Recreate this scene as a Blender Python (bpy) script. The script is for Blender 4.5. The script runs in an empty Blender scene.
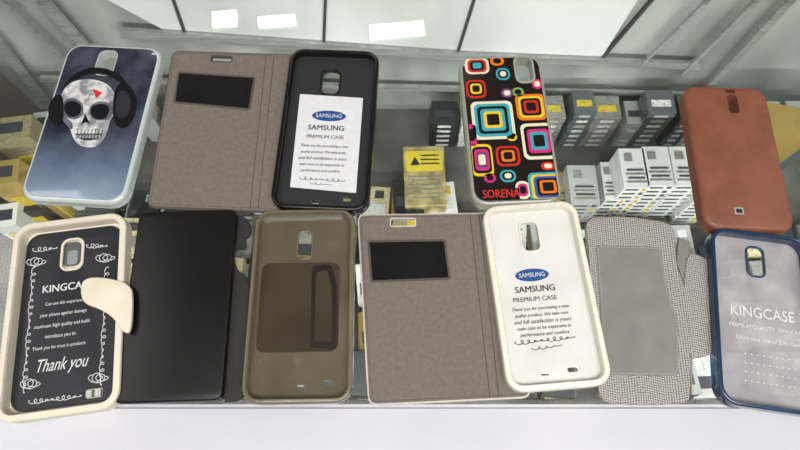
import bpy, bmesh, math, random
from mathutils import Vector, Matrix
from mathutils.geometry import tessellate_polygon
random.seed(4)
S=bpy.context.scene
S.view_settings.view_transform='Standard'
T=0.95            # height of the glass counter top
H=0.413           # camera above glass
F=577.8
TH=math.radians(68.5); sT=math.sin(TH); cT=math.cos(TH)
CAM=Vector((0,0,T+H))
def ray(px,py):
    u=(px-400)/F; v=(py-225)/F
    return Vector((u,cT-v*sT,-(sT+v*cT)))
def gz(px,py,z=0.0):            # survey point on horizontal plane (z relative to glass)
    d=ray(px,py); t=(T+z-CAM.z)/d.z
    return CAM+d*t
def gy(px,py,Y):                # survey point on vertical plane y=Y
    d=ray(px,py); return CAM+d*(Y/d.y)
def mpp(py,z=0.008):
    v=(py-225)/F
    return (H-z)/(F*(sT+v*cT))

# ---------------------------------------------------------------- materials
MC={}
def mat(name,col,rough=0.5,metal=0.0,col2=None,nscale=200,bump=0.0,bscale=None,spec=0.5,alpha=1.0,coat=0.0,stretch=None,emis=0,trans=0.0,ramp=(0.35,0.65)):
    if name in MC: return MC[name]
    m=bpy.data.materials.new(name); m.use_nodes=True
    nt=m.node_tree; b=nt.nodes['Principled BSDF']
    b.inputs['Base Color'].default_value=(*col,1)
    b.inputs['Roughness'].default_value=rough
    b.inputs['Metallic'].default_value=metal
    b.inputs['Specular IOR Level'].default_value=spec
    b.inputs['Alpha'].default_value=alpha
    b.inputs['Coat Weight'].default_value=coat
    b.inputs['Transmission Weight'].default_value=trans
    if emis:
        b.inputs['Emission Color'].default_value=(*col,1); b.inputs['Emission Strength'].default_value=emis
    tc=nt.nodes.new('ShaderNodeTexCoord'); mp=nt.nodes.new('ShaderNodeMapping')
    nt.links.new(tc.outputs['Object'],mp.inputs['Vector'])
    if stretch: mp.inputs['Scale'].default_value=stretch
    n=nt.nodes.new('ShaderNodeTexNoise'); n.inputs['Scale'].default_value=nscale; n.inputs['Detail'].default_value=4
    nt.links.new(mp.outputs[0],n.inputs['Vector'])
    if col2 is None: col2=tuple(c*0.93 for c in col)
    r=nt.nodes.new('ShaderNodeValToRGB')
    r.color_ramp.elements[0].position=ramp[0]; r.color_ramp.elements[1].position=ramp[1]
    r.color_ramp.elements[0].color=(*col2,1); r.color_ramp.elements[1].color=(*col,1)
    nt.links.new(n.outputs['Fac'],r.inputs['Fac']); nt.links.new(r.outputs[0],b.inputs['Base Color'])
    if bump:
        n2=nt.nodes.new('ShaderNodeTexNoise'); n2.inputs['Scale'].default_value=bscale or nscale
        nt.links.new(tc.outputs['Object'],n2.inputs['Vector'])
        bp=nt.nodes.new('ShaderNodeBump'); bp.inputs['Strength'].default_value=bump; bp.inputs['Distance'].default_value=0.0006
        nt.links.new(n2.outputs['Fac'],bp.inputs['Height']); nt.links.new(bp.outputs[0],b.inputs['Normal'])
    MC[name]=m; return m
def glassmat(name,tint,refl_rough=0.0):
    m=bpy.data.materials.new(name); m.use_nodes=True; nt=m.node_tree
    nt.nodes.clear()
    o=nt.nodes.new('ShaderNodeOutputMaterial'); mx=nt.nodes.new('ShaderNodeMixShader')
    t=nt.nodes.new('ShaderNodeBsdfTransparent'); g=nt.nodes.new('ShaderNodeBsdfGlossy'); f=nt.nodes.new('ShaderNodeFresnel')
    # thin pane: same reflectance for both sides of each face
    ge=nt.nodes.new('ShaderNodeNewGeometry'); mr=nt.nodes.new('ShaderNodeMapRange')
    mr.inputs['To Min'].default_value=1.5; mr.inputs['To Max'].default_value=1/1.5
    nt.links.new(ge.outputs['Backfacing'],mr.inputs[0]); nt.links.new(mr.outputs[0],f.inputs['IOR'])
    t.inputs[0].default_value=(*tint,1); g.inputs['Roughness'].default_value=refl_rough
    nt.links.new(f.outputs[0],mx.inputs[0]); nt.links.new(t.outputs[0],mx.inputs[1]); nt.links.new(g.outputs[0],mx.inputs[2]); nt.links.new(mx.outputs[0],o.inputs[0])
    return m
def srgb(r,g,b):
    f=lambda c:((c/255)/12.92 if c/255<=.04045 else ((c/255+.055)/1.055)**2.4)
    return (f(r),f(g),f(b))

# ---------------------------------------------------------------- mesh helpers
def link(ob,parent=None):
    S.collection.objects.link(ob)
    if parent is not None: ob.parent=parent
    return ob
def finish(bm,name,m,parent=None,smooth=True,recalc=True):
    if recalc: bmesh.ops.recalc_face_normals(bm,faces=bm.faces[:])
    me=bpy.data.meshes.new(name); bm.to_mesh(me); bm.free()
    for x in (m if isinstance(m,(list,tuple)) else [m]): me.materials.append(x)
    if smooth:
        for p in me.polygons: p.use_smooth=True
        me.set_sharp_from_angle(angle=math.radians(38))
    return link(bpy.data.objects.new(name,me),parent)
def rrect(cx,cy,w,h,r,n=7):
    r=min(r,w/2-1e-5,h/2-1e-5); pts=[]
    for sx,sy,a0 in ((1,1,0),(-1,1,90),(-1,-1,180),(1,-1,270)):
        for i in range(n+1):
            a=math.radians(a0+90*i/n)
            pts.append((cx+sx*(w/2-r)+r*math.cos(a),cy+sy*(h/2-r)+r*math.sin(a)))
    return pts
def area(p):
    return sum(p[i][0]*p[(i+1)%len(p)][1]-p[(i+1)%len(p)][0]*p[i][1] for i in range(len(p)))/2
def offset(p,d):    # move inward by d (for CCW)
    if d==0: return list(p)
    if area(p)<0: d=-d
    out=[];n=len(p)
    for i in range(n):
        a=Vector(p[i-1]);b=Vector(p[i]);c=Vector(p[(i+1)%n])
        e1=(b-a);e2=(c-b)
        if e1.length<1e-9: e1=e2
        if e2.length<1e-9: e2=e1
        e1.normalize();e2.normalize()
        n1=Vector((-e1.y,e1.x));n2=Vector((-e2.y,e2.x)); m=n1+n2
        if m.length<1e-6: m=n1
        m.normalize(); k=max(0.4,m.dot(n1))
        q=b+m*(d/k); out.append((q.x,q.y))
    return out
def smoothloop(pts,it=2):
    for _ in range(it):
        q=[]
        for i in range(len(pts)):
            a=pts[i];b=pts[(i+1)%len(pts)]
            q.append((a[0]*.75+b[0]*.25,a[1]*.75+b[1]*.25)); q.append((a[0]*.25+b[0]*.75,a[1]*.25+b[1]*.75))
        pts=q
    return pts
def rc(q,r):     # polygon with rounded corners
    out=[];n=len(q)
    for i in range(n):
        a=Vector(q[i-1]);b_=Vector(q[i]);c=Vector(q[(i+1)%n])
        ra=min(r,(a-b_).length*.45); rb=min(r,(c-b_).length*.45)
        p0=b_+(a-b_).normalized()*ra; p1=b_+(c-b_).normalized()*rb
        for k in range(7):
            t=k/6; q_=p0*(1-t)**2+b_*2*t*(1-t)+p1*t*t; out.append((q_.x,q_.y))
    return out
def plate(name,outer,holes,z0,z1,bev,m,parent=None,crown=0.0):
    bm=bmesh.new(); lv=[(z0,0.0),(z1-bev,0.0)]
    if bev>0:
        for k in range(1,5):
            a=math.pi/2*k/4; lv.append((z1-bev+bev*math.sin(a),bev*(1-math.cos(a))))
    bots=[];tops=[]
    for li,lp in enumerate([outer]+holes):
        rows=[]
        for (z,d) in lv:
            dd=d if li==0 else -min(d,0.0006)
            rows.append([bm.verts.new((x,y,z)) for x,y in offset(lp,dd)])
        for a,b in zip(rows[:-1],rows[1:]):
            n=len(a)
            for i in range(n):
                bm.faces.new((a[i],a[(i+1)%n],b[(i+1)%n],b[i]))
        bots.append(rows[0]);tops.append(rows[-1])
    for grp in (bots,tops):
        flat=[v for l in grp for v in l]
        for tri in tessellate_polygon([[v.co.copy() for v in l] for l in grp]):
            try: bm.faces.new([flat[i] for i in tri])
            except ValueError: pass
    return finish(bm,name,m,parent)
def decal(name,pts,z,m,parent,th=0.00012,holes=()):
    return plate(name,pts,list(holes),z-th,z+th,0,m,parent)
def box(name,c,s,m,parent=None,rot=0,bev=0):
    bm=bmesh.new(); bmesh.ops.create_cube(bm,size=1)
    bmesh.ops.scale(bm,vec=Vector(s),verts=bm.verts)
    if bev: bmesh.ops.bevel(bm,geom=bm.edges[:],offset=bev,segments=2,affect='EDGES')
    ob=finish(bm,name,m,parent,smooth=False); ob.location=c; ob.rotation_euler[2]=rot
    return ob
def quadbar(name,pts,m,parent=None,th=0.004):   # solid from 4 world points, extruded along +y
    bm=bmesh.new(); a=[bm.verts.new(p) for p in pts]; b=[bm.verts.new(p+Vector((0,th,0))) for p in pts]
    bm.faces.new(a);bm.faces.new(b)
    for i in range(4): bm.faces.new((a[i],a[(i+1)%4],b[(i+1)%4],b[i]))
    return finish(bm,name,m,parent,smooth=False)

class Item:
    """a laid-out thing on the glass; quad = surveyed TL,TR,BR,BL of its outline"""
    def __init__(s,name,quad,h=0.008,base=0.0):
        P=[gz(x,y,h) for x,y in quad]
        c=sum(P,Vector())/4
        up=((P[0]+P[1])-(P[2]+P[3]))/2; rt=((P[1]+P[2])-(P[0]+P[3]))/2
        s.l=up.length; s.w=rt.length; s.h=h
        a1=math.atan2(up.y,up.x)-math.pi/2; a2=math.atan2(rt.y,rt.x)
        s.a=(a1*2+a2)/3
        s.e=bpy.data.objects.new(name,None); s.e.empty_display_size=.02
        S.collection.objects.link(s.e)
        s.e.location=(c.x,c.y,T+base); s.e.rotation_euler[2]=s.a
        s.c=Vector((c.x,c.y))
    def L(s,px,py,z=None):
        p=gz(px,py,s.h if z is None else z); d=Vector((p.x,p.y))-s.c
        d.rotate(Matrix.Rotation(-s.a,2)); return (d.x,d.y)
    def poly(s,pts,z=None): return [s.L(x,y,z) for x,y in pts]
    def rr(s,px,py,wpx,hpx,rpx,z=None):
        k=mpp(py,s.h if z is None else z); v=(py-225)/F
        x,y=s.L(px,py,z); return rrect(x,y,wpx*k,hpx*k/(sT+v*cT),rpx*k)
def text(it,body,px,py,wpx,m,z,hscale=1.0,rot=0.0,shear=0.0,bold=0.0):
    cu=bpy.data.curves.new('lettering','FONT'); cu.body=body; cu.align_x='CENTER'; cu.align_y='CENTER'
    cu.size=0.01; cu.extrude=0.00005; cu.shear=shear; cu.resolution_u=3
    cu.materials.append(m)
    ob=bpy.data.objects.new('lettering',cu); link(ob,it.e)
    bpy.context.view_layer.update()
    k=wpx*mpp(py,z)/max(ob.dimensions.x,1e-5)
    x,y=it.L(px,py,z)
    ob.location=(x,y,z+0.0001); ob.scale=(k,k*hscale,1); ob.rotation_euler[2]=rot
    if bold:      # heavier lettering: second pass shifted by a hair
        o2=ob.copy(); link(o2,it.e); o2.location=(x+.00022,y,z+0.00011)
    return ob
def wire(name,pts,rad,m,parent,cyclic=False):
    cu=bpy.data.curves.new(name,'CURVE'); cu.dimensions='3D'; cu.bevel_depth=rad; cu.bevel_resolution=1
    sp=cu.splines.new('POLY'); sp.points.add(len(pts)-1)
    for i,p in enumerate(pts): sp.points[i].co=(*p,1)
    sp.use_cyclic_u=cyclic; cu.materials.append(m)
    return link(bpy.data.objects.new(name,cu),parent)
def lace(it,a,b,z,amp,loops,m,rad=0.00016):
    a=Vector(a);b=Vector(b);d=b-a;n=Vector((-d.y,d.x)).normalized();u=d.normalized();pts=[]
    N=loops*14
    for i in range(N+1):
        t=i/N; ph=t*loops*2*math.pi
        p=a+d*t+u*(-math.sin(ph)*amp*1.1)+n*(math.cos(ph)*amp*(0.6+0.4*math.sin(t*loops*1.3)))
        pts.append((p.x,p.y,z))
    return wire('scroll_ornament',pts,rad,m,it.e)

# ---------------------------------------------------------------- palette
white_plastic=mat('cream_white_plastic',srgb(234,230,216),.3,coat=.3)
cream=mat('cream_plastic',srgb(228,220,202),.4,col2=srgb(221,212,192),nscale=60)
black_pl=mat('black_plastic',srgb(16,16,18),.22)
black_in=mat('black_case_lining',srgb(38,38,40),.45)
suede=mat('grey_suede',srgb(124,115,108),.9,col2=srgb(115,106,99),nscale=300,bump=.6,bscale=1100,spec=.15)
suede_edge=mat('grey_suede_edge',srgb(82,75,70),.8,bump=.5,bscale=700)
white_edge=mat('white_leather_edge',srgb(204,199,190),.6,bump=.4,bscale=600)
film=mat('dark_window_film',srgb(14,15,18),.08,col2=srgb(22,24,28),nscale=30,coat=.5)
paper=mat('white_paper',srgb(222,223,226),.6)
ink=mat('black_ink',srgb(30,30,34),.6)
blue_ink=mat('blue_ink',srgb(22,72,140),.5)
white_ink=mat('white_ink',srgb(225,225,225),.6)
red_ink=mat('red_ink',srgb(205,40,35),.5)
alu=mat('brushed_aluminium',srgb(175,175,173),.35,metal=.35,col2=srgb(140,140,137),nscale=30,stretch=(1,1,20))

# ================================================================= ROOM
floor_m=mat('floor_tile',srgb(170,165,158),.4,nscale=3)
wall_m=mat('painted_wall',srgb(215,213,208),.8,nscale=4)
box('floor',(0,0,-.05),(6,6.2,.1),floor_m)
box('ceiling',(0,0,2.75),(6,6.2,.1),wall_m)
box('wall_back',(0,3.05,1.35),(6,.1,2.7),wall_m)
box('wall_front',(0,-3.05,1.35),(6,.1,2.7),wall_m)
box('wall_left',(-3.05,0,1.35),(.1,6.2,2.7),wall_m)
box('wall_right',(3.05,0,1.35),(.1,6.2,2.7),wall_m)
# ceiling lamps (mirrored in the glass)
lamp_m=mat('lamp_diffuser',(1,.98,.95),.5,emis=22)
for (px,py,w,d) in ((225,20,.11,.08),(277,22,.17,.05),(397,31,.25,.07)):
    dd=ray(px,py); t=(H+1.735)/(-dd.z); e=bpy.data.objects.new('ceiling_lamp',None); S.collection.objects.link(e)
    e.location=(dd.x*t,dd.y*t,2.685); e.rotation_euler[2]=math.radians(6)
    box('diffuser',(0,0,-.012),(w,d,.012),lamp_m,e); box('housing',(0,0,.004),(w+.03,d+.03,.02),alu,e)
for (x,y,sx,sy,en) in ((.25,-.55,1.6,.7,43),(-1.5,.2,.6,1.2,9),(1.9,.5,.5,1.2,9)):  # key light and two fills, added out of view to light the scene
    li=bpy.data.lights.new('key_fill_light','AREA'); li.shape='RECTANGLE'; li.size=sx; li.size_y=sy; li.energy=en; li.color=(1,.985,.96)
    lo=bpy.data.objects.new('key_fill_light',li); lo.location=(x,y,2.66); S.collection.objects.link(lo)
w=bpy.data.worlds.new('World'); S.world=w; w.use_nodes=True
w.node_tree.nodes['Background'].inputs[0].default_value=(.8,.85,.9,1); w.node_tree.nodes['Background'].inputs[1].default_value=.4

# ================================================================= COUNTER
YF=gz(400,404).y; YB=.39; XL=-.445; XR=.60; D=.20
ct=bpy.data.objects.new('glass_display_counter',None); S.collection.objects.link(ct); ct.location=(0,0,0)
ctw=mat('white_laminate',srgb(210,210,216),.2,nscale=8,col2=srgb(198,199,207))
base_m=mat('cabinet_base_grey',srgb(112,110,104),.4,col2=srgb(70,68,66),nscale=22)
box('base_cabinet',((XL+XR)/2,(YF+YB)/2,(T-D-.01)/2),(XR-XL+.04,YB-YF+.04,T-D-.01),ctw,ct)
box('shelf_board',((XL+XR)/2,(YF+YB)/2,T-D-.005),(XR-XL+.04,YB-YF+.04,.01),base_m,ct)
sidem=mat('side_panel',srgb(118,112,103),.4,nscale=10)
box('side_panel_left',(XL-.01,(YF+YB)/2,T-D/2-.004),(.02,YB-YF+.04,D-.008),sidem,ct)
box('side_panel_right',(XR+.01,(YF+YB)/2,T-D/2-.004),(.02,YB-YF+.04,D-.008),sidem,ct)
box('front_panel',(.08,YF-.012,T-D/2-.006),(1.2,.02,D-.008),ctw,ct)
box('front_ledge',(.05,YF-.15,T-.02),(1.6,.30,.04),ctw,ct,bev=.003)
gl=glassmat('counter_glass',(.935,.965,.955))
box('glass_top',((XL+XR)/2,(YF+YB)/2+.0105,T-.003),(XR-XL+.04,YB-YF+.019,.006),gl,ct)
# back wall of the showcase : white sliding panels + grey door below
grn=mat('sliding_door_grey_green',srgb(172,174,169),.2,col2=srgb(112,114,110),nscale=10,stretch=(1,1,.4))
tile=mat('white_back_panel',srgb(216,216,214),.25,col2=srgb(184,185,184),nscale=7,stretch=(1,1,.5),ramp=(.3,.6))
seam=mat('dark_seam',srgb(60,58,56),.5)
box('sliding_door',((XL+XR)/2,YB+.010,T-D/2-.004),(XR-XL,.010,D-.01),grn,ct)
# added fill light under the front edge of the glass, brightens the interior
li=bpy.data.lights.new('cabinet_fill_light','AREA'); li.shape='RECTANGLE'; li.size=.95; li.size_y=.012; li.energy=2.4; li.color=(1,.99,.95)
lo=bpy.data.objects.new('cabinet_fill_light',li); lo.location=((XL+XR)/2,YF+.006,T-.012); lo.rotation_euler[0]=math.radians(66); S.collection.objects.link(lo)
def bpq(pts,m,name,y=YB,th=.004): return quadbar(name,[gy(x,yy,y) for x,yy in pts],m,ct,th)
bpq([(100,-4),(640,-4),(600,60),(175,36)],tile,'upper_panel',YB-.001)
for (a,b,c,d) in ((170,-4,184,36),(324,-4,322,48),(474,-4,456,54),(655,-4,600,60)):
    bpq([(a,b),(a+3,b),(c+3,d),(c,d)],seam,'panel_seam',YB-.003)
bpq([(120,30),(470,55),(470,61),(120,38)],alu,'guide_rail',YB-.006)
bpq([(470,55),(700,64),(700,70),(470,61)],alu,'guide_rail',YB-.006)
for (a,b,c,d,w_) in ((-10,40,46,110,8),(30,-4,84,52,10),(-5,-4,70,66,3),(792,-4,702,92,7),(760,-4,680,76,4),(712,-4,640,66,3)):
    bpq([(a,b),(a+w_*1.3,b),(c+w_,d),(c,d)],alu,'corner_post',YB-.008)
bpq([(40,78),(760,96),(760,99),(40,82)],alu,'lightening_strip',YB-.006)  # pale strip added to lighten the lower back wall, no shelf there

# ================================================================= GOODS INSIDE
cols=[srgb(215,215,212),srgb(140,138,132),srgb(205,195,155),srgb(60,62,66),srgb(150,140,110),srgb(225,225,222),srgb(90,96,100),srgb(206,180,60)]
lab=[mat('packaging_%d'%i,c,.35,col2=tuple(x*.35 for x in c),nscale=230,stretch=(1,4,4),ramp=(.38,.44)) for i,c in enumerate(cols)]
lab+= [mat('packaging_plain_white',srgb(222,222,220),.35),mat('packaging_plain_silver',srgb(170,170,168),.3),mat('packaging_dark_print',srgb(60,60,66),.4),mat('packaging_gold',srgb(186,160,92),.3,metal=.4),mat('packaging_black',srgb(40,41,44),.3)]
def heap(name,items):
    bm=bmesh.new()
    for (x,y,z,w_,d_,h_,r,mi) in items:
        g=bmesh.ops.create_cube(bm,size=1,matrix=Matrix.Translation((x,y,z+h_/2))@Matrix.Rotation(r,4,'Z')@Matrix.Diagonal((w_,d_,h_,1)))
        for f in {f for v in g['verts'] for f in v.link_faces}: f.material_index=mi
    return finish(bm,name,lab,None,smooth=False)
ZF=T-D
its=[]
x=XL+.12
while x<XR-.05:
    y=YF+.04
    while y<(.225 if x>.06 else YB-.13):
        if random.random()<.97:
            n=random.randint(1,5)
            for k in range(n):
                xx=x+random.uniform(-.002,.002); r=random.uniform(-.1,.1)
                its.append((xx,y,ZF+k*.0105,.032,.042,.010,r,random.choice([0,1,8,2,3,9,4,12,6,11,3,9,12])))
            its.append((xx,y-.006,ZF+n*.0105-.0003,.024,.012,.0006,r,random.choice([10,10,0,1])))
            its.append((xx+.005,y+.011,ZF+n*.0105-.0003,.010,.009,.0006,r,random.choice([10,7,5])))
        y+=.047
    x+=.037
heap('battery_pack_pile',its)
# small carton stacks at right rear, with a mixed row behind
its=[]
for (px,py,n,wd,mi) in ((584,190,7,.030,9),(612,186,6,.022,8),(634,174,9,.026,8),(658,172,9,.028,8),(686,172,9,.030,8),(566,196,5,.02,11),(714,178,9,.028,8),(742,176,8,.030,9)):
    p=gz(px,py,-D+n*.009); yy=min(p.y+.005,YB-.07)
    for k in range(n):
        xx=p.x+random.uniform(-.0012,.0012)
        its.append((xx,yy,ZF+k*.0095,wd,.045,.0088,0,mi))
        its.append((xx-wd*.15,yy-.0226,ZF+k*.0095+.003,wd*.5,.0004,.003,0,10))
        its.append((xx+wd*.32,yy-.0226,ZF+k*.0095+.002,wd*.16,.0004,.005,0,random.choice([1,7,10])))
    for q in range(4):
        its.append((p.x,yy-.016+q*.0045,ZF+n*.0095-.0006,wd*(.8-.15*(q%2)),.0018,.0006,0,10 if q%2 else 1))
    its.append((p.x-wd*.2,yy+.012,ZF+n*.0095-.0006,wd*.3,.009,.0006,0,1))
x=.05
while x<.55:
    n=random.randint(3,7); wd=random.choice([.018,.024,.03]); mi=random.choice([9,3,6,9,1,0,12,8])
    for k in range(n):
        its.append((x,YB-.032,ZF+k*.0105,wd,.03,.0098,random.uniform(-.05,.05),mi))
        its.append((x,YB-.0477,ZF+k*.0105+.003,wd*.5,.0006,.004,0,random.choice([0,9,5])))
    its.append((x,YB-.034,ZF+n*.0105-.0006,wd*.7,.008,.0008,0,random.choice([10,7,5])))
    x+=wd+.004
heap('small_carton_stack',its)
its=[]
for (px,py,w_,h_,mi) in ((10,128,.05,.11,4),(44,122,.03,.085,9),(22,178,.03,.08,7),(2,172,.04,.10,11),(52,172,.022,.07,8),(5,215,.03,.06,8),(30,200,.03,.05,12),(64,150,.02,.06,11)):
    p=gz(px,py,-D+h_)
    xx=max(XL+.03,p.x); yy=min(p.y,YB-.03)
    its.append((xx,yy,ZF,w_*.8,.026,h_,.15,mi))
    its.append((xx,yy,ZF+h_-.0003,w_*.5,.012,.0007,.15,10))
    its.append((xx+.002,yy-.0138,ZF+h_*.4,w_*.4,.0012,h_*.3,.15,7))
for i in range(7):
    its.append((XL+.10+i*.028,YB-.03-.002*(i%2),ZF,.022,.02,.045+.012*(i%3),0,[12,4,9,11,3,7,6][i]))
heap('retail_carton_group',its)
its=[]
for (px,py,w_,h_,mi) in ((775,60,.05,.10,11),(792,105,.05,.09,6),(768,92,.03,.07,3)):
    p=gz(px,py,-D+h_); its.append((min(p.x,XR-.04),min(p.y,YB-.07),ZF,w_,.03,h_,-.2,mi))
heap('retail_carton_group',its)
# blister pack with yellow warning label
bp=Item('blister_pack',[(402,146),(444,146),(447,206),(406,206)],-D+.05,-D)
plate('card_box',rrect(0,0,bp.w,bp.l,.002),[],.0005,.05,.001,mat('pack_gold_foil',srgb(206,190,140),.3,metal=.3,col2=srgb(150,134,92),nscale=90),bp.e)
yel=mat('yellow_label',srgb(218,192,60),.4)
plate('yellow_label',rrect(0,bp.l*.24,bp.w*.9,bp.l*.34,.002),[],.0502,.0508,0,yel,bp.e)
plate('warning_sign',[(-.005-bp.w*.22,bp.l*.17),(.005-bp.w*.22,bp.l*.17),(-bp.w*.22,bp.l*.31)],[],.0508,.0512,0,ink,bp.e)
for i in range(3): plate('printed_line',rrect(bp.w*.14,bp.l*(.33-.07*i),bp.w*.45,.0013,.0004),[],.0508,.0512,0,ink,bp.e)
for i in range(6): plate('printed_line',rrect(0,-bp.l*(.02+.07*i),bp.w*(.8-.12*(i%2)),.0013,.0004),[],.0502,.0505,0,lab[1],bp.e)
# ================================================================= CASES
def tray(it,rim_m,floor_m_,h=.010,wall=.003,r=.012,holes=(),ft=.0016,lip=None):
    w_,l_=it.w,it.l
    o=rrect(0,0,w_,l_,r); i=rrect(0,0,w_-2*wall,l_-2*wall,max(r-wall,.004))
    plate('case_rim',o,[i],0.0,h,min(.0016,wall*.45),rim_m,it.e)
    plate('case_floor',offset(i,-.0003),list(holes),0.0002,ft,0,floor_m_,it.e)
def camhole(it,px,py,w_=15,h_=25,z=.0015): return it.rr(px,py,w_,h_,w_*.34,z)

# --- skull case
o=Item('skull_phone_case',[(67,40),(160,50),(126,208),(21,196)],.009)
hol=camhole(o,106,63,17,23,.009)
clear=mat('milky_tpu',srgb(196,206,204),.2,coat=.5)
plate('case_body',rrect(0,0,o.w,o.l,.013),[hol],0,.009,.003,clear,o.e)
art=mat('storm_print',srgb(150,160,178),.2,col2=srgb(24,30,46),nscale=45,coat=.7,ramp=(.4,.68))
# print artwork: dark sky fading to pale blue
nt=art.node_tree; b=nt.nodes['Principled BSDF']
tc=nt.nodes['Texture Coordinate']; sp=nt.nodes.new('ShaderNodeSeparateXYZ'); nt.links.new(tc.outputs['Object'],sp.inputs[0])
mr=nt.nodes.new('ShaderNodeMapRange'); mr.inputs['From Min'].default_value=-.07; mr.inputs['From Max'].default_value=.07
nt.links.new(sp.outputs['Y'],mr.inputs[0])
g2=nt.nodes.new('ShaderNodeValToRGB'); els=g2.color_ramp.elements
els[0].position=0; els[0].color=(*srgb(138,156,178),1); els[1].position=1; els[1].color=(*srgb(38,38,56),1)
for p,c in ((.2,srgb(94,108,134)),(.42,srgb(30,33,48)),(.65,srgb(38,42,60))):
    e_=els.new(p); e_.color=(*c,1)
nt.links.new(mr.outputs[0],g2.inputs[0])
mx=nt.nodes.new('ShaderNodeMixRGB'); mx.inputs[0].default_value=.14
rp=[n for n in nt.nodes if n.bl_idname=='ShaderNodeValToRGB' and n!=g2][0]
nt.links.new(g2.outputs[0],mx.inputs[1]); nt.links.new(rp.outputs[0],mx.inputs[2]); nt.links.new(mx.outputs[0],b.inputs['Base Color'])
hol2=offset(hol,-.0012)
plate('printed_back',rrect(0,0,o.w-.006,o.l-.006,.011),[hol2],.0085,.0096,.0005,art,o.e)
z=.0098
dk=mat('print_black',srgb(12,13,18),.3); dk2=mat('print_charcoal',srgb(42,44,52),.3)
bone=mat('print_bone',srgb(214,214,214),.35,col2=srgb(128,130,136),nscale=130,ramp=(.36,.56))
shade=mat('print_shade',srgb(112,114,122),.35,col2=srgb(84,86,94),nscale=160)
mid=mat('print_midtone',srgb(162,164,168),.35,col2=srgb(132,134,140),nscale=160)
band=[]
for i in range(15):
    a=math.radians(196-212*i/14); band.append((97+36*math.cos(a),101-33*math.sin(a)))
for i in range(14,-1,-1):
    a=math.radians(196-212*i/14); band.append((97+32*math.cos(a),103-29*math.sin(a)))
decal('headphone_band',o.poly(band),z,dk,o.e)
cran=smoothloop([(62,94),(70,83),(88,79),(107,83),(117,96),(117,112),(110,122),(107,136),(98,148),(82,148),(74,140),(70,126),(63,119),(60,106)],2)
decal('skull_print',o.poly(cran),z+.0002,bone,o.e)
decal('skull_shading',o.poly(smoothloop([(104,84),(116,94),(118,112),(109,123),(107,137),(99,146),(102,130),(106,120),(112,110),(112,98)],2)),z+.0003,mid,o.e)
decal('skull_cheek',o.poly(smoothloop([(111,100),(116,104),(114,115),(107,122),(104,119)],2)),z+.0004,shade,o.e)
decal('skull_cheek',o.poly(smoothloop([(62,110),(67,118),(74,124),(73,131),(69,128),(61,118)],2)),z+.0004,shade,o.e)
for e in ([(64,101),(75,98),(85,105),(83,118),(72,121),(64,115)],[(90,106),(103,101),(113,106),(110,120),(98,122),(90,117)]):
    decal('brow_shading',o.poly(smoothloop(e,2)),z+.0005,shade,o.e)
for e in ([(65,104),(74,101),(83,106),(81,116),(72,119),(65,113)],[(92,107),(103,104),(111,108),(108,119),(98,121),(91,116)]):
    decal('eye_socket',o.poly(smoothloop(e,2)),z+.0006,dk,o.e)
decal('nose_cavity',o.poly([(86,115),(91,125),(87,123),(82,125)]),z+.0006,dk,o.e)
decal('mouth_line',o.poly(smoothloop([(75,129),(86,131),(104,129),(102,139),(87,142),(77,138)],1)),z+.0006,dk2,o.e)
for i in range(8):
    decal('tooth',o.rr(77+i*3.5,132.6,2.7,4.4,1),z+.0008,bone,o.e)
    decal('tooth',o.rr(78+i*3.2,137.6,2.3,3.6,1),z+.0008,mid,o.e)
decal('red_triangle',o.poly([(94,90),(103,93.5),(97,99.5)]),z+.0008,red_ink,o.e)
decal('ear_cup',o.poly(smoothloop([(115,86),(129,84),(138,98),(135,119),(125,131),(113,124)],2)),z+.0008,dk,o.e)
decal('ear_cup',o.poly(smoothloop([(118,93),(127,91),(132,102),(130,115),(122,121),(116,115)],2)),z+.001,dk2,o.e)
decal('ear_cup',o.poly(smoothloop([(53,98),(63,94),(65,108),(64,123),(55,128),(48,114)],2)),z+.0008,dk,o.e)

# --- wallets
def wallet(name,flapq,caseq,window,slot,edge_m,h):
    it=Item(name,caseq,.010)
    fl=it.poly(flapq,.003)
    win=it.poly(window,.003)
    sl=it.poly(slot,.003)
    outer=rc(fl,.007)
    plate('cover_leather',outer,[rc(sl,.0008)],0,.0026,.0008,edge_m,it.e)
    plate('cover_lining',offset(outer,.0012),[rc(sl,.0012)],.0022,.0031,.0004,suede,it.e)
    plate('slot_trim',offset(rc(sl,.0009),-.0009),[rc(sl,.0009)],.003,.0035,0,edge_m,it.e)
    plate('window_frame',rc(offset(win,-.0012),.002),[rc(offset(win,.0004),.001)],.003,.0036,.0002,suede_edge,it.e)
    plate('window_film',rc(win,.0014),[],.0029,.0033,0,film,it.e)
    wire('cover_stitching',[(x,y,.0031) for x,y in offset(outer,.0028)],.00018,suede_edge,it.e,True)
    return it
it=wallet('wallet_phone_case',[(172,50),(304,54),(292,213),(146,207)],[(289,47),(380,53),(368,212),(272,207)],
    [(179,73),(254,78),(249,109),(175,102)],[(212,56),(232,57),(231,62),(211,61)],suede_edge,0)
for dx in (0,8): wire('spine_crease',[(*it.L(266+dx,56,.003),.0031),(*it.L(250+dx,209,.003),.0031)],.0003,suede_edge,it.e)
tray(it,black_pl,black_in,h=.011,wall=.0035,holes=[camhole(it,331,84,17,24),it.rr(318,199,16,4,2),it.rr(346,196,9,5,2)],ft=.0045)
plate('lens_surround',offset(camhole(it,331,84,17,24),-.0014),[camhole(it,331,84,17,24)],.0044,.0056,.0004,black_pl,it.e)
plate('insert_card',rc(it.poly([(300,94),(363,98),(356,193),(290,187)],.005),.001),[],.0046,.0050,0,paper,it.e)
def ell(it,px,py,wpx,hpx,z):
    k=mpp(py,z);x,y=it.L(px,py,z); return [(x+wpx*k/2*math.cos(a*math.pi/12),y+hpx*k/2*math.sin(a*math.pi/12)) for a in range(24)]
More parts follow.
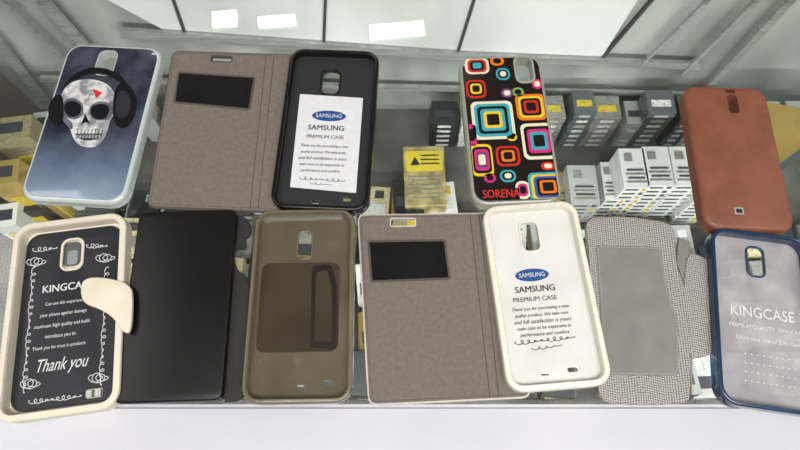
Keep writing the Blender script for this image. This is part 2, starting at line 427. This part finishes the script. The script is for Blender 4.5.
decal('oval_badge',ell(it,329,116,34,12,.0051),.0052,blue_ink,it.e)
text(it,'SAMSUNG',329,116,26,white_ink,.0054,1.1)
text(it,'SAMSUNG',326,128,36,ink,.0052,1.0,bold=1)
text(it,'PREMIUM CASE',325,137,37,ink,.0052)
for i,t_ in enumerate(['Thank you for purchasing a new','quality product. We take pride','and full satisfaction is ours','main case to be expensive in','performance and comfort.']):
    text(it,t_,324-i*.9,146+i*6.2,48-(i%2)*3-(i==4)*8,ink,.0052,1.15,shear=.3)
lace(it,it.L(300,178,.005),it.L(344,181,.005),.0053,.0014,8,ink,.0002)
lace(it,it.L(310,183,.005),it.L(332,185,.005),.0053,.0009,4,ink,.0002)

it=wallet('wallet_phone_case',[(357,214),(500,212),(532,398),(368,406)],[(481,207),(575,200),(614,385),(508,393)],
    [(369,242),(444,241),(449,278),(372,281)],[(391,219),(415,219),(415,226),(391,226)],white_edge,0)
for dx in (0,9): wire('spine_crease',[(*it.L(470+dx,214,.003),.0031),(*it.L(490+dx,398,.003),.0031)],.0003,suede_edge,it.e)
tray(it,white_plastic,mat('white_case_lining',srgb(222,220,216),.5,col2=srgb(212,210,206),nscale=30),h=.011,wall=.0045,holes=[camhole(it,529,238,17,28),it.rr(576,368,13,6,3),it.rr(548,373,10,3,1)],ft=.0045)
plate('lens_surround',offset(camhole(it,529,238,17,28),-.0014),[camhole(it,529,238,17,28)],.0044,.0056,.0004,white_plastic,it.e)
decal('oval_badge',ell(it,532,275,34,13,.0046),.0048,blue_ink,it.e)
text(it,'SAMSUNG',532,275,26,white_ink,.005,1.1)
text(it,'SAMSUNG',535,289,40,ink,.0048,1.0,bold=1)
text(it,'PREMIUM CASE',535,299,44,ink,.0048)
for i,t_ in enumerate(['Thank you for purchasing a new','quality product. We take care','and full satisfaction is yours','main case to be expensive in','performance and comfort.']):
    text(it,t_,540+i*1.3,308+i*6.4,58-(i%2)*4-(i==4)*8,ink,.0048,1.1,shear=.3)
lace(it,it.L(516,343,.005),it.L(574,337,.005),.0049,.0016,9,ink,.00024)
lace(it,it.L(532,349,.005),it.L(562,345,.005),.0049,.0011,4,ink,.00024)

# --- colourful squares case
o=Item('patterned_phone_case',[(457,57),(540,54),(564,203),(473,205)],.009)
hol=camhole(o,524,70,15,23,.009)
plate('case_body',rrect(0,0,o.w,o.l,.012),[hol],0,.009,.003,mat('smoky_tpu',srgb(158,160,148),.2,coat=.5),o.e)
W2,L2=o.w/2-.0028,o.l/2-.0028
plate('printed_back',rrect(0,0,W2*2,L2*2,.010),[offset(hol,-.001)],.0085,.0096,.0005,mat('print_black_gloss',srgb(24,18,18),.2,coat=.7),o.e)
C={'r':(204,42,30),'t':(60,165,178),'y':(232,196,50),'w':(232,224,196),'p':(205,50,120),'o':(230,120,30),'k':(22,18,20),'b':(60,90,170),'g':(120,170,80),'v':(120,60,120)}
PM={k:mat('print_'+k,srgb(*c),.22,coat=.6) for k,c in C.items()}
z=.0098
def sq(px,py,wp,hp,seq,rot=0):
    n=len(seq)
    for i,ch in enumerate(seq):
        f=1-i*(.85/n)
        q=o.rr(px,py,wp*f,hp*f,6*f,.0098)
        q=[(max(-W2+.0006,min(W2-.0006,a)),max(-L2+.0006,min(L2-.0006,b_))) for a,b_ in q]
        decal('printed_square',q,z+i*.00016,PM[ch],o.e,.00007)
sq(477,66,24,16,'wrkt'); sq(497,61,14,9,'ok')
sq(476,89,20,18,'rkyk'); sq(503,74,14,12,'tkw')
sq(493,120,42,38,'wtktyk'); sq(531,107,30,26,'oykrk'); sq(537,84,10,10,'pw')
sq(507,93,12,9,'vw'); sq(539,141,34,36,'wkptk'); sq(482,160,22,32,'ykpvw')
sq(508,156,24,20,'rkok'); sq(512,137,10,8,'yk'); sq(508,176,16,12,'tkw'); sq(548,187,38,30,'tybkok'); sq(523,190,14,18,'wpk')
sq(490,178,12,9,'pk'); sq(518,92,12,9,'gk'); sq(548,166,14,8,'rw'); sq(472,135,9,22,'pk')
decal('name_strip',rc(o.poly([(480,189),(519,188),(520,199),(482,200)],.0105),.001),.0104,PM['k'],o.e)
text(o,'SORENA',501,194,37,red_ink,.0107,1.3,bold=1)
cr=plate('camera_ring',offset(hol,-.0022),[offset(hol,-.0002)],.0095,.0104,.0003,mat('smoky_tpu',(1,1,1)),o.e)

# --- brown leather case
o=Item('leather_phone_case',[(682,84),(764,88),(800,234),(706,226)],.011)
hol=camhole(o,733,104,9,17,.011)
plate('case_body',rrect(0,0,o.w,o.l,.011),[hol,o.rr(730,91,8,3,1,.011)],0,.011,.0035,mat('brown_leather',srgb(136,80,60),.4,col2=srgb(122,70,52),nscale=60,bump=.5,bscale=1300),o.e)
plate('logo_badge',o.rr(739,211,9,7,.5,.011),[],.0108,.0113,0,mat('badge_grey',srgb(170,160,155),.4),o.e)
plate('logo_badge_mark',o.rr(739,211,6,4,.5,.011),[],.0112,.0115,0,ink,o.e)

# --- cream case with strap
it=Item('strap_phone_case',[(12,222),(125,215),(121,410),(-4,422)],.010)
navy=mat('navy_lining',srgb(30,32,40),.45,col2=srgb(22,24,32),nscale=40)
tray(it,cream,cream,h=.011,wall=.005,r=.013,holes=[],ft=.0012)
hl=[camhole(it,72,254,20,30,.004),it.rr(93,393,17,10,2,.004)]
plate('lining_panel',rrect(-.0003,0,it.w-.0125,it.l-.0135,.010),hl,.0012,.0030,.0003,navy,it.e)
plate('lens_surround',offset(hl[0],-.0011),[offset(hl[0],.0006)],.0028,.0042,.0004,cream,it.e)
dm=mat('dull_metal',srgb(88,92,94),.35,metal=.3)
x0,y0=it.L(72,254,.002)
plate('hole_floor',rrect(x0,y0,.0125,.019,.004),[],.0012,.0022,0,dm,it.e)
plate('lens_step',rrect(x0+.001,y0-.003,.0075,.011,.002),[],.0020,.0026,0,mat('lens_step_grey',srgb(140,144,144),.3),it.e)
plate('speaker_grille',offset(hl[1],.001),[],.0010,.0026,0,dm,it.e)
for i in (-1,1):
    gx,gy_=it.L(93,393,.003); plate('grille_hole',rrect(gx+i*.003,gy_,.004,.005,.001),[],.0024,.0029,0,mat('pale_plug',srgb(190,192,190),.4),it.e)
z=.0032
text(it,'KINGCASE',67,287,48,white_ink,z,1.05,bold=1)
for i,(t_,w_) in enumerate((('Can use this experience',38),('your phone against damage',46),('maximum high quality and build',54),('introduce you to',30),('Thank you for trust in products',52))):
    text(it,t_,65-i*1.5,302+i*11,w_,white_ink,z,1.2)
text(it,'Thank you',61,364,50,white_ink,z,1.5,shear=.4)
lace(it,it.L(34,268,z),it.L(24,392,z),z+.0001,.0017,18,white_ink,.00028)
lace(it,it.L(107,268,z),it.L(101,384,z),z+.0001,.0017,18,white_ink,.00028)
lace(it,it.L(30,402,z),it.L(80,396,z),z+.0001,.0016,9,white_ink,.00028)
lace(it,it.L(34,250,z),it.L(56,248,z),z+.0001,.0018,4,white_ink,.00028)
lace(it,it.L(88,246,z),it.L(106,246,z),z+.0001,.0018,4,white_ink,.00028)
for p in ((36,262),(105,258),(30,384),(98,378)):
    lace(it,it.L(p[0]-5,p[1],z),it.L(p[0]+6,p[1],z),z+.0002,.0034,3,white_ink,.0003)
st=smoothloop([(84,278),(104,277),(131,284),(133,300),(131,334),(122,332),(114,318),(100,309),(84,304),(80,291)],2)
plate('magnetic_strap',it.poly(st,.013),[],.0112,.0138,.0009,cream,it.e)

# --- black flip case
it=Item('flip_phone_case',[(134,209),(236,212),(222,404),(119,400)],.008)
bl=mat('black_leatherette',srgb(13,13,14),.3,col2=srgb(8,8,9),nscale=20,bump=.2,bscale=1500,spec=.4)
plate('back_leather',smoothloop(it.poly([(218,214),(238,214),(250,220),(252,236),(236,243),(234,268),(248,276),(252,300),(247,385),(242,402),(215,402)],.002),2),[],0,.0022,.0007,mat('black_lining',srgb(34,33,32),.7,bump=.5,bscale=700),it.e)
plate('front_cover',rrect(0,0,it.w,it.l,.006),[],.0022,.0085,.0018,bl,it.e)
wire('edge_stitching',[(x,y,.0082) for x,y in rrect(0,0,it.w-.006,it.l-.006,.005)],.0002,mat('black_thread',srgb(30,30,32),.6),it.e,True)

# --- tan translucent tpu
it=Item('translucent_phone_case',[(254,208),(354,210),(353,404),(242,403)],.010)
tp=mat('smoke_tpu_rim',srgb(118,110,88),.2,alpha=.8,coat=.6)
tf=mat('smoke_tpu_floor',srgb(108,98,80),.18,col2=srgb(94,84,66),nscale=18,alpha=.86,coat=.7)
tray(it,tp,tf,h=.010,wall=.0035,r=.012,holes=[camhole(it,305,245,13,26),it.rr(327,382,12,6,2),it.rr(300,385,10,3,1)])
plate('lens_surround',offset(camhole(it,305,245,13,26),-.0012),[camhole(it,305,245,13,26)],.0015,.0028,.0004,tp,it.e)
plate('dark_reflection_patch',rrect(*it.L(299,306,.002),.058,.066,.006),[],.0012,.0017,0,mat('reflection_brown',srgb(62,52,42),.25,col2=srgb(76,66,52),nscale=15,alpha=.8),it.e)  # dark reflection in the case, painted as a brown patch
plate('reflection_outline',rc(it.poly([(312,266),(331,264),(337,285),(337,350),(310,348)],.002),.004),[rc(it.poly([(316,272),(328,270),(332,290),(332,342),(314,341)],.002),.003)],.0016,.0020,0,mat('reflection_outline_dark',srgb(36,28,24),.3),it.e)  # outline of the dark reflection, put in as a dark ring

# --- grey dotted wallet (left flap + tab)
it=Item('textured_phone_cover',[(584,217),(676,222),(692,402),(602,402)],.004)
m=mat('dotted_grey_leather',srgb(165,160,152),.6)
nt=m.node_tree; b=nt.nodes['Principled BSDF']; vo=nt.nodes.new('ShaderNodeTexVoronoi'); vo.voronoi_dimensions='2D'; vo.inputs['Scale'].default_value=600; vo.inputs['Randomness'].default_value=.15
wv=nt.nodes.new('ShaderNodeTexWave'); wv.inputs['Scale'].default_value=9; wv.inputs['Distortion'].default_value=1.5
tco=nt.nodes['Texture Coordinate'].outputs['Object']
vm=nt.nodes.new('ShaderNodeVectorMath'); vm.operation='MULTIPLY_ADD'; nt.links.new(wv.outputs['Color'],vm.inputs[0]); vm.inputs[1].default_value=(.001,.0025,0); nt.links.new(tco,vm.inputs[2]); nt.links.new(tco,wv.inputs['Vector'])
nt.links.new(vm.outputs[0],vo.inputs['Vector'])
r_=nt.nodes.new('ShaderNodeValToRGB'); r_.color_ramp.elements[0].position=.24; r_.color_ramp.elements[0].color=(*srgb(186,182,176),1); r_.color_ramp.elements[1].position=.5; r_.color_ramp.elements[1].color=(*srgb(106,102,98),1)
nt.links.new(vo.outputs['Distance'],r_.inputs[0]); nt.links.new(r_.outputs[0],b.inputs['Base Color'])
ol=rc(it.poly([(585,217),(630,216),(670,222),(676,232),(676,262),(687,290),(691,340),(691,396),(688,403),(650,405),(603,403),(598,388),(593,300)],.004),.010)
plate('cover_flap',ol,[],0,.0036,.001,m,it.e)
inn=rc(it.poly([(596,245),(660,247),(663,268),(668,292),(678,320),(679,376),(604,375),(600,300)],.004),.004)
gp=mat('smooth_grey_lining',srgb(132,128,124),.7,col2=srgb(124,120,116),nscale=60,bump=.3,bscale=800)
plate('inner_pocket',inn,[],.0034,.0043,.0004,gp,it.e)
wire('stitching',[(x,y,.0044) for x,y in offset(inn,.0012)],.0002,mat('pale_thread',srgb(176,172,166),.6),it.e,True)
tab=smoothloop([(684,252),(702,254),(714,266),(718,290),(718,346),(708,358),(686,359)],2)
plate('closing_tab',it.poly(tab,.004),[],0,.0030,.0008,m,it.e)
plate('spine_strip',it.poly([(680,236),(691,240),(694,300),(694,395),(692,395),(691,330),(688,290),(678,262)],.004),[],0,.0020,.0005,gp,it.e)

# --- blue case
it=Item('blue_phone_case',[(708,227),(812,238),(826,418),(722,404)],.010)
bm_=mat('blue_tpu',srgb(26,60,94),.2,col2=srgb(20,46,76),nscale=30,coat=.6)
fl_=mat('frosted_case_floor',srgb(188,183,186),.25,col2=srgb(160,156,161),nscale=45,alpha=.76,coat=.5)
hl=[camhole(it,755,262,15,28)]
tray(it,bm_,fl_,h=.011,wall=.0032,r=.013,holes=hl)
plate('lens_surround',offset(hl[0],-.0014),[hl[0]],.0014,.0028,.0004,bm_,it.e)
text(it,'KINGCASE',762,314,62,white_ink,.0018,1.15)
text(it,'PREMIUM QUALITY  KINGCASE',766,329,72,white_ink,.0018,1.1)
text(it,'Ultra case the all slim case',768,341,62,white_ink,.0018,1.1)
for i in range(4):
    text(it,'. . . . . . . . .',770,354+i*9,50,white_ink,.0018,1.0)

# ================================================================= CAMERA
cd=bpy.data.cameras.new('camera'); cd.lens=26; cd.sensor_width=36; cd.clip_start=.01
co=bpy.data.objects.new('camera',cd); co.location=CAM; co.rotation_euler=(math.pi/2-TH,0,0)
S.collection.objects.link(co); S.camera=co
